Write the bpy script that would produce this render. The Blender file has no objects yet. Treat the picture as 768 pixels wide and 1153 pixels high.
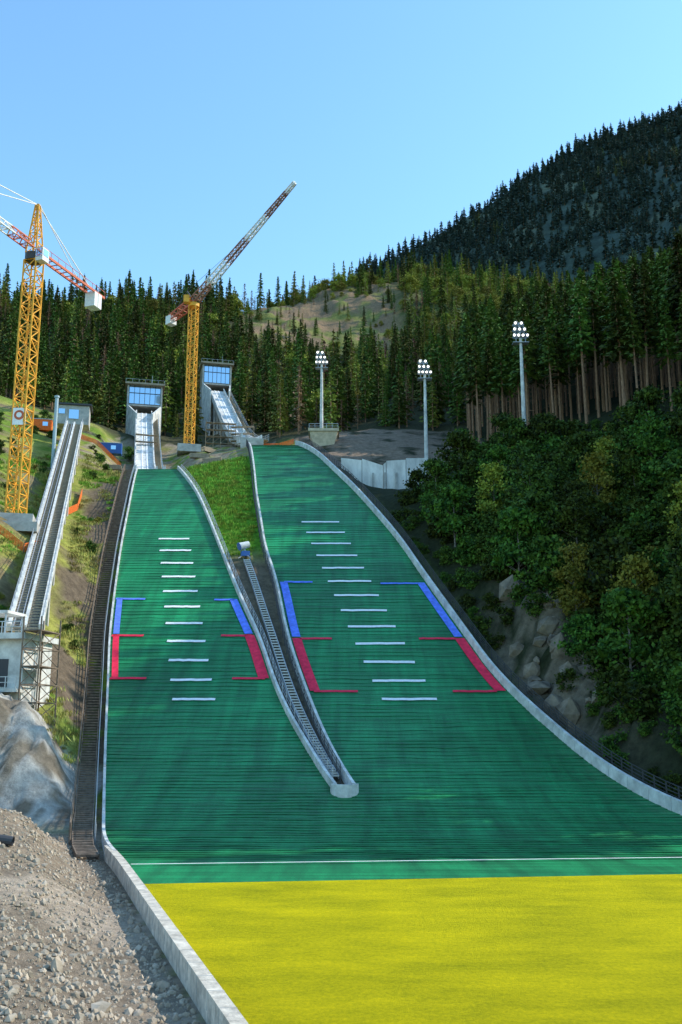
import bpy, math, random
import numpy as np
from mathutils import Vector
random.seed(7); rng=np.random.default_rng(11)
scene=bpy.context.scene
R=math.radians
# ------------------------------------------------------------ helpers
def link(o,parent=None):
    scene.collection.objects.link(o)
    if parent: o.parent=parent
    return o
def empty(name):
    o=bpy.data.objects.new(name,None); return link(o)
def mat(name,col,rough=.7,spec=.3,metal=0,noise=0,nscale=5,col2=None,bump=0,bscale=None,emit=None,estr=0,detail=6,stretch=None,coord='Object'):
    m=bpy.data.materials.new(name); m.use_nodes=True
    nt=m.node_tree; b=nt.nodes['Principled BSDF']
    b.inputs['Base Color'].default_value=(*col,1); b.inputs['Roughness'].default_value=rough
    b.inputs['Metallic'].default_value=metal; b.inputs['Specular IOR Level'].default_value=spec
    if noise or bump or col2:
        tc=nt.nodes.new('ShaderNodeTexCoord'); mp=nt.nodes.new('ShaderNodeMapping')
        nt.links.new(tc.outputs[coord],mp.inputs[0])
        if stretch: mp.inputs['Scale'].default_value=stretch
        n=nt.nodes.new('ShaderNodeTexNoise'); n.inputs['Scale'].default_value=nscale; n.inputs['Detail'].default_value=detail
        n.inputs['Roughness'].default_value=.65
        nt.links.new(mp.outputs[0],n.inputs['Vector'])
        cr=nt.nodes.new('ShaderNodeValToRGB'); cr.color_ramp.elements[0].position=.35; cr.color_ramp.elements[1].position=.68
        c2=col2 if col2 else tuple(min(1,c*(1+noise)) for c in col)
        c1=col if col2 else tuple(c*(1-noise) for c in col)
        cr.color_ramp.elements[0].color=(*c1,1); cr.color_ramp.elements[1].color=(*c2,1)
        nt.links.new(n.outputs[0],cr.inputs[0]); nt.links.new(cr.outputs[0],b.inputs['Base Color'])
        if bump:
            n2=nt.nodes.new('ShaderNodeTexNoise'); n2.inputs['Scale'].default_value=bscale or nscale*3; n2.inputs['Detail'].default_value=8
            nt.links.new(mp.outputs[0],n2.inputs['Vector'])
            bp=nt.nodes.new('ShaderNodeBump'); bp.inputs['Strength'].default_value=bump; bp.inputs['Distance'].default_value=.1
            nt.links.new(n2.outputs[0],bp.inputs['Height']); nt.links.new(bp.outputs[0],b.inputs['Normal'])
    if emit:
        b.inputs['Emission Color'].default_value=(*emit,1); b.inputs['Emission Strength'].default_value=estr
    return m
def foliage(name,dark,light,nscale=.6,vary=.4):
    m=bpy.data.materials.new(name); m.use_nodes=True; nt=m.node_tree
    b=nt.nodes['Principled BSDF']; b.inputs['Roughness'].default_value=.75; b.inputs['Specular IOR Level'].default_value=.15
    tc=nt.nodes.new('ShaderNodeTexCoord'); n=nt.nodes.new('ShaderNodeTexNoise'); n.inputs['Scale'].default_value=nscale; n.inputs['Detail'].default_value=3
    nt.links.new(tc.outputs['Object'],n.inputs['Vector'])
    cr=nt.nodes.new('ShaderNodeValToRGB'); cr.color_ramp.elements[0].position=.35; cr.color_ramp.elements[1].position=.7
    cr.color_ramp.elements[0].color=(*dark,1); cr.color_ramp.elements[1].color=(*light,1)
    nt.links.new(n.outputs[0],cr.inputs[0])
    oi=nt.nodes.new('ShaderNodeObjectInfo'); hs=nt.nodes.new('ShaderNodeHueSaturation')
    mr=nt.nodes.new('ShaderNodeMapRange'); mr.inputs['To Min'].default_value=1-vary; mr.inputs['To Max'].default_value=1+vary
    mh=nt.nodes.new('ShaderNodeMapRange'); mh.inputs['To Min'].default_value=.46; mh.inputs['To Max'].default_value=.52
    nt.links.new(oi.outputs['Random'],mr.inputs[0]); nt.links.new(mr.outputs[0],hs.inputs['Value'])
    nt.links.new(oi.outputs['Random'],mh.inputs[0]); nt.links.new(mh.outputs[0],hs.inputs['Hue'])
    nt.links.new(cr.outputs[0],hs.inputs['Color']); nt.links.new(hs.outputs[0],b.inputs['Base Color'])
    return m
class MB:
    def __init__(s): s.v=[]; s.f=[]; s.m=[]
    def add(s,vs,fs,mi=0):
        o=len(s.v); s.v+= [tuple(v) for v in vs]; s.f+=[tuple(i+o for i in f) for f in fs]; s.m+=[mi]*len(fs)
    def hexa(s,c,mi=0):
        s.add(c,[(0,3,2,1),(4,5,6,7),(0,1,5,4),(1,2,6,5),(2,3,7,6),(3,0,4,7)],mi)
    def box(s,c,size,rz=0,mi=0):
        cx,cy,cz=c; a,b,h=[q/2 for q in size]; co,si=math.cos(rz),math.sin(rz)
        pts=[]
        for z in(-h,h):
            for x,y in((-a,-b),(a,-b),(a,b),(-a,b)): pts.append((cx+x*co-y*si,cy+x*si+y*co,cz+z))
        s.hexa(pts,mi)
    def beam(s,p,q,w,h=None,mi=0):
        h=h or w; p=Vector(p); q=Vector(q); d=q-p
        if d.length<1e-6: return
        d.normalize(); up=Vector((0,0,1)) if abs(d.z)<.95 else Vector((1,0,0))
        sd=d.cross(up).normalized(); u=sd.cross(d).normalized()
        pts=[]
        for c in(p,q):
            for x,y in((-1,-1),(1,-1),(1,1),(-1,1)): pts.append(c+sd*x*w/2+u*y*h/2)
        s.hexa(pts,mi)
    def tube(s,p,q,r1,r2,n=8,mi=0,cap=True):
        p=Vector(p); q=Vector(q); d=(q-p).normalized(); up=Vector((0,0,1)) if abs(d.z)<.95 else Vector((1,0,0))
        sd=d.cross(up).normalized(); u=sd.cross(d).normalized(); vs=[]
        for c,r in((p,r1),(q,r2)):
            for i in range(n):
                a=2*math.pi*i/n; vs.append(c+sd*math.cos(a)*r+u*math.sin(a)*r)
        fs=[(i,(i+1)%n,n+(i+1)%n,n+i) for i in range(n)]
        if cap: fs+=[tuple(range(n-1,-1,-1)),tuple(range(n,2*n))]
        s.add(vs,fs,mi)
    def mesh(s,name,mats):
        me=bpy.data.meshes.new(name); me.from_pydata(s.v,[],s.f)
        for m in mats: me.materials.append(m)
        me.polygons.foreach_set('material_index',s.m); me.update(); return me
    def build(s,name,mats,parent=None):
        if not isinstance(mats,(list,tuple)): mats=[mats]
        return link(bpy.data.objects.new(name,s.mesh(name,mats)),parent)
def vnoise(x,y,seed=0):
    x=np.asarray(x,float); y=np.asarray(y,float)
    ix=np.floor(x); iy=np.floor(y); fx=x-ix; fy=y-iy; fx=fx*fx*(3-2*fx); fy=fy*fy*(3-2*fy)
    def h(a,b):
        q=np.sin(a*127.1+b*311.7+seed*74.7)*43758.5453; return q-np.floor(q)
    return (h(ix,iy)*(1-fx)+h(ix+1,iy)*fx)*(1-fy)+(h(ix,iy+1)*(1-fx)+h(ix+1,iy+1)*fx)*fy
def fbm(x,y,seed=0,o=4):
    s=0;a=1;t=0
    for i in range(o):
        s=s+a*(vnoise(x*2**i,y*2**i,seed+i)-.5); t+=a; a*=.5
    return s/t*2
def sstep(a,b,x):
    t=np.clip((x-a)/(b-a),0,1); return t*t*(3-2*t)
# ------------------------------------------------------------ hill geometry
def prof(Y,big):
    Y=np.asarray(Y,float); t=np.clip(Y,72,124)-72; z=.66*t*t/104
    yb=160 if big else 150; c=.00229 if big else .0024; top=236 if big else 206
    z=z+.66*(np.clip(Y,124,yb)-124); t=np.clip(Y,yb,top)-yb
    return z+.66*t-c*t*t+np.clip(Y-top,0,1e9)*.3
def table(d,sm=5):
    ys=np.array([a for a,b in d],float); xs=np.array([b for a,b in d],float)
    def f(Y):
        Y=np.asarray(Y,float); return sum(np.interp(Y+o,ys,xs) for o in np.linspace(-sm,sm,7))/7
    return f
SLt=table([(-80,34),(15,1.9),(33.5,-3.9),(68.6,-15),(79,-18.7),(92.2,-21.9),(107,-25.5),(120,-28.6),(128.5,-30.7),(139.5,-32.9),(153,-35.4),(172,-38.6),(202,-44),(230,-49)],3)
BRt=table([(-80,85),(40,46),(60,39),(72,35),(87.7,29.6),(93.5,27.5),(102.3,24.9),(111,22.3),(120,18.9),(130.5,16.1),(143.5,12.6),(156,9.5),(168,5.6),(192,-1.6),(226,-9.4),(250,-14)])
SRr=table([(60,9),(71,5.8),(93.5,-.5),(104.5,-3.6),(113,-6.4),(120,-8.5),(127.5,-10.5),(137,-14),(147.5,-17.5),(159.5,-21.3),(178.5,-27),(200,-34),(230,-43)],4)
BLr=table([(60,9.5),(71,6.5),(94.5,1.3),(117.5,-4.1),(128.5,-6.86),(143.5,-9.5),(153,-11.9),(175,-15.4),(222,-21.2),(250,-25)],4)
def mid(Y): return (SRr(Y)+BLr(Y))/2
def SRt(Y): return np.where(np.asarray(Y)<93.5,mid(Y),SRr(Y))
def BLt(Y): return np.where(np.asarray(Y)<93.5,mid(Y),BLr(Y))
def S(X,Y):
    a=SRr(Y); b=BLr(Y); w=np.clip((X-a)/np.maximum(b-a,.1),0,1)
    w=np.where(np.asarray(Y)<94,.5,w)
    return prof(Y,False)*(1-w)+prof(Y,True)*w
INR=[dict(p0=(-42.4,206),p1=(-59.7,283),z0=63.5,z1=101.5,s0=.19,s1=.62,tl=35,w=4.2),
     dict(p0=(-22.5,237),p1=(-43,321),z0=80.0,z1=122,s0=.19,s1=.6,tl=40,w=4.6)]
def inr_frame(q):
    p0=np.array(q['p0'],float); p1=np.array(q['p1'],float); d=p1-p0; L=np.hypot(*d); a=d/L
    def raw(t):
        tt=np.minimum(t,q['tl']); return q['s0']*tt+(q['s1']-q['s0'])*tt*tt/(2*q['tl'])+np.maximum(0,t-q['tl'])*q['s1']
    sc=(q['z1']-q['z0'])/raw(L)
    return p0,a,L,(lambda t: q['z0']+raw(t)*sc)
ctrl=[(-60,-60,0),(60,-60,0),(0,-90,0),(-30,0,.5),(40,0,0),(100,0,2),(-80,0,4),(60,40,-.3),(100,40,4),(140,0,5),
(-9.6,30,.5),(-14,45,.8),(-20,60,2.4),(-25,75,3.4),(-17,71,.3),(-35,60,5.0),(-50,60,9),(-8,25,.2),(-22,84,.6),(-19.5,76,.2),
(-26,87,.8),(-33,88,2.0),(-28.5,93,8.5),(-36,93,10.5),(-33,105,11.5),(-24.7,97,4.5),(-30,108,11.5),(-45,95,16),
(-40,115,20),(-46,130,32),(-39,150,34.5),(-47.7,140,39),(-61,170,55),(-56,225,73),(-67,250,87),(-64,285,95),(-80,120,38),(-100,170,68),(-50,190,57),(-45,170,45),(-34,130,20),
(-120,60,20),(-100,100,40),(-90,250,95),(-150,200,90),(-39.6,245,79),(-30,215,67),(-43,323,110),(-25,280,92),(0,240,82),(0,260,88),(-5,235,79),(10,225,74),
(19,210,65.4),(8,205,63),(8,197,56.5),(25,170,52),(36,185,63),(40,150,45),(54,150,53),(58,165,60),(26,130,29),(38,110,20),(36,88,5),(50,82,12),(45,100,20),(60,100,33),(75,120,50),(80,150,68),
(75,220,88),(50,230,82),(30,240,80),(100,300,128),(50,300,110),(120,330,150),(90,180,84),(130,200,105),(130,120,88),(100,110,68),(115,85,28),(90,60,10),(180,150,110),(180,300,170),(0,300,106),(40,270,95),  # right hillside out of view is raised to shade the lower slope
(-150,400,160),(-60,400,158),(0,400,153),(60,400,158),(150,400,182),(-180,480,212),(-60,480,208),(0,480,200),(80,480,205),(-200,550,252),(-100,550,254),(-20,550,252),(60,550,262),(20,515,226),(150,520,222),
(-200,620,245),(-100,630,250),(-10,600,288),(74,650,322),(0,660,300),(160,650,300),(-200,750,200),(0,750,280),(150,750,310),
(-300,300,150),(-300,500,230),(-300,100,60),(-300,0,10),(300,0,20),(300,150,150),(300,300,230),(300,500,270),(300,700,330)]
for Y in range(80,232,12):
    ctrl.append((float(BRt(Y)),Y,float(prof(Y,True))-.4))
    if Y<205: ctrl.append((float(SLt(Y)),Y,float(prof(Y,False))-.4))
C=np.array(ctrl,float); N=len(C)
def ker(r2): return np.sqrt(r2+16)
D=((C[:,None,:2]-C[None,:,:2])**2).sum(2)
A=np.zeros((N+3,N+3)); A[:N,:N]=ker(D)-np.eye(N)*.3; A[:N,N]=1; A[:N,N+1:]=C[:,:2]; A[N,:N]=1; A[N+1:,:N]=C[:,:2].T
W=np.linalg.solve(A,np.concatenate([C[:,2],[0,0,0]]))
def rbf(X,Y):
    X=np.asarray(X,float).ravel(); Y=np.asarray(Y,float).ravel(); out=np.empty(len(X))
    for i in range(0,len(X),20000):
        x=X[i:i+20000];y=Y[i:i+20000]
        k=ker((x[:,None]-C[None,:,0])**2+(y[:,None]-C[None,:,1])**2)
        out[i:i+20000]=k@W[:N]+W[N]+W[N+1]*x+W[N+2]*y
    return out
def H(X,Y):
    X=np.asarray(X,float).ravel(); Y=np.asarray(Y,float).ravel()
    r=rbf(X,Y)
    far=sstep(200,400,Y)
    r=r+fbm(X/14,Y/14,3)*(1.0+5*far)*sstep(70,110,Y)+fbm(X/3,Y/3,9)*.35
    cf=np.exp(-((X+30)**2/80+(Y-93)**2/30)); r=r+cf*(fbm(X/2.2,Y/2.2,19)*2.6+np.abs(fbm(X/1.1,Y/3,29))*1.6)
    rc=np.exp(-((X-25)**2/50+(Y-117)**2/200)); r=r+rc*fbm(X/3,Y/3,39)*4.5
    for q in INR:
        p0,a,L,zf=inr_frame(q); dx=X-p0[0]; dy=Y-p0[1]; t=dx*a[0]+dy*a[1]; s=np.abs(dx*a[1]-dy*a[0])
        lim=zf(np.clip(t,0,L))-2.2
        w=(1-sstep(5,13,s))*sstep(-14,-2,t)*(1-sstep(L+1,L+9,t))
        r=np.where(r>lim,r*(1-w)+lim*w,r)
    L=SLt(Y); L=L+(BLr(Y)-2-L)*sstep(200,212,Y)
    d=np.maximum(np.maximum(L-X,X-BRt(Y)),Y-235)
    w=sstep(.9,6,d)
    return (S(X,Y)-.4)*(1-w)+r*w
# ------------------------------------------------------------ materials
conc=mat('concrete',(.42,.41,.38),.85,noise=.25,nscale=.8,bump=.3)
concw=mat('pale_concrete',(.60,.60,.57),.8,noise=.3,nscale=.6,bump=.2)
white=mat('white_paint',(.85,.85,.85),.6,noise=.1,nscale=2)
steel=mat('galvanised_steel',(.45,.47,.49),.45,metal=.5,noise=.15,nscale=3)
dark=mat('dark_steel',(.06,.06,.065),.6)
wood=mat('weathered_wood',(.2,.15,.11),.85,noise=.4,nscale=2)
yel=mat('crane_yellow_paint',(.8,.38,.04),.5,noise=.2,nscale=.6)
cred=mat('crane_red_paint',(.55,.13,.06),.5,noise=.2,nscale=1)
cwht=mat('crane_white_paint',(.7,.7,.68),.5,noise=.1,nscale=2)
redm=mat('red_marking',(.88,.02,.07),.7,noise=.25,nscale=1.5)
blum=mat('blue_marking',(.12,.22,.85),.7,noise=.25,nscale=1.5)
glass=mat('window_glass',(.45,.6,.75),.06,spec=1,metal=.85)
timber=mat('timber_cladding',(.34,.28,.2),.8,noise=.25,nscale=1.5,stretch=(4,4,.3))
orange=mat('orange_netting',(.85,.18,.03),.7,noise=.2,nscale=3)
bluep=mat('blue_paint',(.04,.13,.4),.5)
lampm=mat('lamp_lens',(.9,.9,.9),.3,emit=(1,.98,.92),estr=3)
bark=mat('spruce_bark',(.27,.16,.095),.9,noise=.4,nscale=2,stretch=(3,3,.6))
barkw=mat('birch_bark',(.2,.18,.15),.9,noise=.4,nscale=2,stretch=(2,2,3))
f_sp=foliage('spruce_needles',(.028,.06,.012),(.13,.20,.035),vary=.6)
f_la=foliage('larch_needles',(.12,.16,.03),(.28,.30,.06))
f_br=foliage('dry_needles',(.13,.08,.05),(.26,.17,.1))
f_de=foliage('deciduous_leaves',(.010,.032,.006),(.09,.16,.02),nscale=.8,vary=.5)
f_ye=foliage('yellowing_leaves',(.11,.14,.02),(.30,.30,.04),nscale=.8)
f_haze=foliage('hazed_distant_needles',(.035,.065,.06),(.09,.135,.12),nscale=.2,vary=.3)  # pale blue aerial haze is mixed into the needle colour
def mats_material():
    m=bpy.data.materials.new('green_plastic_matting'); m.use_nodes=True; nt=m.node_tree; b=nt.nodes['Principled BSDF']
    b.inputs['Roughness'].default_value=.5; b.inputs['Specular IOR Level'].default_value=.3
    tc=nt.nodes.new('ShaderNodeTexCoord')
    def noise(sc,scale,det=5):
        mp=nt.nodes.new('ShaderNodeMapping'); mp.inputs['Scale'].default_value=sc
        nt.links.new(tc.outputs['Object'],mp.inputs[0]); n=nt.nodes.new('ShaderNodeTexNoise'); n.inputs['Scale'].default_value=scale
        n.inputs['Detail'].default_value=det; n.inputs['Roughness'].default_value=.6; nt.links.new(mp.outputs[0],n.inputs['Vector']); return n
    a=noise((.05,1.3,.0),1.2); c=noise((1.3,.16,0),.5); g=noise((3,3,0),2.5,8); big=noise((1,1,0),.06,3)
    cr=nt.nodes.new('ShaderNodeValToRGB'); cr.color_ramp.elements[0].position=.3; cr.color_ramp.elements[1].position=.72
    cr.color_ramp.elements[0].color=(.003,.12,.034,1); cr.color_ramp.elements[1].color=(.012,.27,.09,1)
    nt.links.new(a.outputs[0],cr.inputs[0])
    def mrn(n,lo,hi):
        mr=nt.nodes.new('ShaderNodeMapRange'); mr.inputs['From Min'].default_value=.3; mr.inputs['From Max'].default_value=.7; mr.inputs['To Min'].default_value=lo; mr.inputs['To Max'].default_value=hi
        nt.links.new(n.outputs[0],mr.inputs[0]); return mr
    def mul(x,y):
        mu=nt.nodes.new('ShaderNodeMath'); mu.operation='MULTIPLY'; nt.links.new(x.outputs[0],mu.inputs[0]); nt.links.new(y.outputs[0],mu.inputs[1]); return mu
    mu=mul(mul(mrn(c,.6,1.3),mrn(g,.65,1.35)),mrn(big,.75,1.25))
    hs=nt.nodes.new('ShaderNodeHueSaturation'); nt.links.new(cr.outputs[0],hs.inputs['Color']); nt.links.new(mu.outputs[0],hs.inputs['Value'])
    nt.links.new(hs.outputs[0],b.inputs['Base Color'])
    bp=nt.nodes.new('ShaderNodeBump'); bp.inputs['Strength'].default_value=.5; bp.inputs['Distance'].default_value=.05
    nt.links.new(g.outputs[0],bp.inputs['Height']); nt.links.new(bp.outputs[0],b.inputs['Normal'])
    return m
green=mats_material()
greend=mat('green_matting_edge',(.003,.10,.032),.7,noise=.6,nscale=1.0)
def yellow_material():
    m=bpy.data.materials.new('yellow_outrun_turf'); m.use_nodes=True; nt=m.node_tree; b=nt.nodes['Principled BSDF']
    b.inputs['Roughness'].default_value=.85; b.inputs['Specular IOR Level'].default_value=.1
    tc=nt.nodes.new('ShaderNodeTexCoord')
    def noise(sc,scale,det=6,r=.7):
        mp=nt.nodes.new('ShaderNodeMapping'); mp.inputs['Scale'].default_value=sc
        nt.links.new(tc.outputs['Object'],mp.inputs[0]); n=nt.nodes.new('ShaderNodeTexNoise'); n.inputs['Scale'].default_value=scale
        n.inputs['Detail'].default_value=det; n.inputs['Roughness'].default_value=r; nt.links.new(mp.outputs[0],n.inputs['Vector']); return n
    a=noise((.5,1.0,0),.3); g=noise((1.6,1.2,0),3.2,14,.9)
    cr=nt.nodes.new('ShaderNodeValToRGB'); cr.color_ramp.elements[0].position=.38; cr.color_ramp.elements[1].position=.6
    cr.color_ramp.elements[0].color=(.19,.23,.002,1); cr.color_ramp.elements[1].color=(.74,.62,.003,1)
    ad=nt.nodes.new('ShaderNodeMix'); ad.data_type='FLOAT'; ad.inputs[0].default_value=.66
    nt.links.new(a.outputs[0],ad.inputs[2]); nt.links.new(g.outputs[0],ad.inputs[3]); nt.links.new(ad.outputs[0],cr.inputs[0])
    nt.links.new(cr.outputs[0],b.inputs['Base Color'])
    bp=nt.nodes.new('ShaderNodeBump'); bp.inputs['Strength'].default_value=1.0; bp.inputs['Distance'].default_value=.16
    nt.links.new(g.outputs[0],bp.inputs['Height']); nt.links.new(bp.outputs[0],b.inputs['Normal'])
    return m
yellow=yellow_material()
def ground_material(name,sc=.9):
    m=bpy.data.materials.new(name); m.use_nodes=True; nt=m.node_tree; b=nt.nodes['Principled BSDF']
    b.inputs['Roughness'].default_value=.95; b.inputs['Specular IOR Level'].default_value=.1
    vc=nt.nodes.new('ShaderNodeVertexColor'); vc.layer_name='Col'
    tc=nt.nodes.new('ShaderNodeTexCoord')
    hs=nt.nodes.new('ShaderNodeHueSaturation'); nt.links.new(vc.outputs[0],hs.inputs['Color'])
    n=nt.nodes.new('ShaderNodeTexNoise'); n.inputs['Scale'].default_value=sc; n.inputs['Detail'].default_value=12; n.inputs['Roughness'].default_value=.78
    nt.links.new(tc.outputs['Object'],n.inputs['Vector'])
    mr=nt.nodes.new('ShaderNodeMapRange'); mr.inputs['From Min'].default_value=.3; mr.inputs['From Max'].default_value=.7; mr.inputs['To Min'].default_value=.45; mr.inputs['To Max'].default_value=1.5
    nt.links.new(n.outputs[0],mr.inputs[0]); nt.links.new(mr.outputs[0],hs.inputs['Value']); nt.links.new(hs.outputs[0],b.inputs['Base Color'])
    bp=nt.nodes.new('ShaderNodeBump'); bp.inputs['Strength'].default_value=.9; bp.inputs['Distance'].default_value=.4
    nt.links.new(n.outputs[0],bp.inputs['Height']); nt.links.new(bp.outputs[0],b.inputs['Normal'])
    return m
gmat=ground_material('ground_soil_and_grass')
# ------------------------------------------------------------ terrain
def gridmesh(name,xs,ys,Z,col,m):
    nx,ny=len(xs),len(ys); X,Y=np.meshgrid(xs,ys)
    v=np.stack([X.ravel(),Y.ravel(),Z.ravel()],1)
    i=np.arange(nx*ny).reshape(ny,nx)
    f=np.stack([i[:-1,:-1].ravel(),i[:-1,1:].ravel(),i[1:,1:].ravel(),i[1:,:-1].ravel()],1)
    me=bpy.data.meshes.new(name); me.from_pydata(v.tolist(),[],f.tolist())
    ca=me.color_attributes.new('Col','FLOAT_COLOR','POINT')
    ca.data.foreach_set('color',np.concatenate([col,np.ones((len(col),1))],1).astype(np.float32).ravel())
    me.polygons.foreach_set('use_smooth',np.ones(len(f),bool)); me.materials.append(m); me.update()
    return link(bpy.data.objects.new(name,me))
xs=np.unique(np.concatenate([np.linspace(-420,-70,60),np.arange(-70,-45,1.0),np.arange(-45,-12,.5),np.arange(-12,76,1.0),np.linspace(76,420,60)]))
ys=np.unique(np.concatenate([np.linspace(-200,16,30),np.arange(16,80,1.0),np.arange(80,124,.5),np.arange(124,246,1.0),np.linspace(246,800,130)]))
GX,GY=np.meshgrid(xs,ys); gx=GX.ravel(); gy=GY.ravel(); gz=H(gx,gy)
def lerp3(a,b,w): return a*(1-w[:,None])+np.array(b)[None]*w[:,None]
n1=fbm(gx/10,gy/10,21)*.5+.5; n2=fbm(gx/4,gy/4,31)*.5+.5; n3=fbm(gx/2,gy/2,41)*.5+.5
col=np.tile(np.array([.15,.22,.03]),(len(gx),1))
col=lerp3(col,(.30,.30,.07),sstep(.42,.62,n1)); col=lerp3(col,(.2,.15,.09),sstep(.54,.64,n2)*.9)
col=lerp3(col,(.06,.06,.03),sstep(248,262,gy))
clr=sstep(470,490,gy)*sstep(-60,-48,gx)*(1-sstep(25,45,gx))
col=lerp3(col,(.16,.17,.05),clr); col=lerp3(col,(.22,.15,.09),clr*sstep(.42,.52,fbm(gx/14,gy/7,51)*.5+.5))
col=lerp3(col,(.13,.15,.05),sstep(470,500,gy)*sstep(30,60,gx)*.8)
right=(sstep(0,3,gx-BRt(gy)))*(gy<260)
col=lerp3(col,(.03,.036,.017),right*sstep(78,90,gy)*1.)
col=lerp3(col,(.22,.165,.12),(gy>198)*(gy<262)*(gx>-14)*(gx<34)*sstep(.25,.45,n2))
col=lerp3(col,(.3,.24,.18),(gy>205)*(gy<262)*(gx>-62)*(gx<-18)*sstep(.38,.55,n3)*.85)
rk=np.exp(-((gx-25)**2/60+(gy-117)**2/160)); col=lerp3(col,(.17,.14,.10),np.clip(rk*1.6,0,1)*sstep(.3,.45,n3))
lf=(gx<SLt(gy)+.5)
col=lerp3(col,(.42,.34,.26),lf*(1-sstep(82,88,gy)))
col=lerp3(col,(.28,.22,.16),lf*(1-sstep(82,88,gy))*sstep(.45,.6,n1))
cl=lf*sstep(84,88,gy)*(1-sstep(99,104,gy))*(gx<-22.5)
col=lerp3(col,(.42,.40,.36),cl*1.0); col=lerp3(col,(.24,.23,.21),cl*sstep(.45,.6,n2)); col=lerp3(col,(.2,.17,.13),cl*sstep(.55,.65,n3))
gap=(gx>SRr(gy)-1)*(gx<BLr(gy)+1)*(gy>92)*(gy<236)
col=lerp3(col,(.10,.25,.02),gap*sstep(148,156,gy)*(1-sstep(208,214,gy))); col=lerp3(col,(.14,.115,.08),gap*(1-sstep(148,156,gy)))
strip=sstep(-9,-6,gx-SLt(gy))*lf*(gy>100)*(gy<200); col=lerp3(col,(.15,.115,.08),strip*sstep(.35,.5,n2))
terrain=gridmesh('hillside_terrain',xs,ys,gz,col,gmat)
mb=MB(); mb.add([(-6000,-6000,-6),(6000,-6000,-6),(6000,6000,-6),(-6000,6000,-6)],[(0,1,2,3)])
mb.build('ground',mat('valley_ground',(.07,.1,.03),.95,noise=.3,nscale=.02))
RX=np.array([-900,-400,-200,-60,19,66,139,212,262,313,388,473,600,900,1500]); RZ=np.array([120,250,380,520,592,620,660,706,740,772,808,838,880,930,900])
mxs=np.linspace(-700,1400,150); mys=np.linspace(700,1700,90); MX,MY=np.meshgrid(mxs,mys)
def HM(x,y):
    x=np.asarray(x,float); y=np.asarray(y,float)
    rz=np.interp(x,RX,RZ)+fbm(x/40,x*0,5)*9
    return rz-.86*np.abs(1200-y)+fbm(x/60,y/60,8)*22*sstep(0,100,np.abs(1200-y))
mz=HM(MX.ravel(),MY.ravel()); nn=fbm(MX.ravel()/40,MY.ravel()/40,3)*.5+.5
mc=np.tile(np.array([.05,.075,.065]),(len(mz),1)); mc=lerp3(mc,(.12,.14,.10),sstep(.55,.7,nn))  # bluish base colour carries painted aerial haze
gridmesh('mountain',mxs,mys,mz,mc,ground_material('hazed_mountain_ground',.1))
# ------------------------------------------------------------ landing hills
STP=.8
def hill(name,Lf,Rf,y0,y1,big,cols=44):
    v=[];f=[];mi=[];ys_=np.arange(y0,y1,STP); c=np.linspace(0,1,cols)
    for i,y in enumerate(ys_):
        for (yy,dz,row) in((y,.055,i),(y+STP,0.0,i+1)):
            x=Lf(yy)+(Rf(yy)-Lf(yy))*c
            wob=(vnoise(x*.45,np.full(cols,row*.9),17)-.5)*.2 if i>3 else 0
            Y=yy+wob; z=prof(Y,big)+dz*(.15+1.5*vnoise(x*.25,np.full(cols,row*1.7),23))+(vnoise(x*.35,Y*.35,5)-.5)*.07
            v+=np.stack([x,np.broadcast_to(Y,x.shape),z],1).tolist()
        a=2*i*cols
        for r in range(2 if i<len(ys_)-1 else 1):
            b=a+r*cols
            f+=[(b+j,b+j+1,b+cols+j+1,b+cols+j) for j in range(cols-1)]; mi+=[r]*(cols-1)
    me=bpy.data.meshes.new(name); me.from_pydata(v,[],f); me.materials.append(green); me.materials.append(greend)
    me.polygons.foreach_set('material_index',mi); me.update()
    return link(bpy.data.objects.new(name,me))
def SLh(Y): return SLt(Y)+.5
hs_=hill('ski_jump_landing_hill',SLh,lambda Y:SRt(Y)-0*Y,72,205,False)
hb_=hill('ski_jump_landing_hill',BLt,lambda Y:BRt(Y)-.2,72,236,True)
def yb(X): return 61+(X+13)*.118
def sheet(name,y0f,y1f,m,z,ny=2,nx=40):
    v=[];f=[]
    for j in range(ny):
        for i in range(nx):
            s=i/(nx-1); t=j/(ny-1)
            xl0=float(SLt(y0f(-15)))+.6; xr0=float(BRt(y0f(30)))
            xl1=float(SLt(y1f(-15)))+.6; xr1=float(BRt(y1f(30)))
            xa=xl0+(xr0-xl0)*s; xb=xl1+(xr1-xl1)*s
            x=xa*(1-t)+xb*t; y=y0f(xa)*(1-t)+y1f(xb)*t
            v.append((x,y,z))
    for j in range(ny-1):
        for i in range(nx-1): a=j*nx+i; f.append((a,a+1,a+nx+1,a+nx))
    me=bpy.data.meshes.new(name); me.from_pydata(v,[],f); me.materials.append(m); me.update(); return link(bpy.data.objects.new(name,me))
sheet('outrun_green_matting',yb,lambda x:72.0+0*x,green,.02)
v=[];f=[];rows=40;nc=30
for j in range(rows):
    for i in range(nc):
        t=j/(rows-1); s=i/(nc-1); y=-30*(1-t)+61*t
        xl=float(SLt(y))+.6; xr=float(BRt(y)); x=xl+(xr-xl)*s
        y2=y+(yb(x)-61)*t
        v.append((x,y2,.02))
for j in range(rows-1):
    for i in range(nc-1): a=j*nc+i; f.append((a,a+1,a+nc+1,a+nc))
me=bpy.data.meshes.new('yellow_outrun_field'); me.from_pydata(v,[],f); me.materials.append(yellow); link(bpy.data.objects.new('yellow_outrun_field',me))
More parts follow.
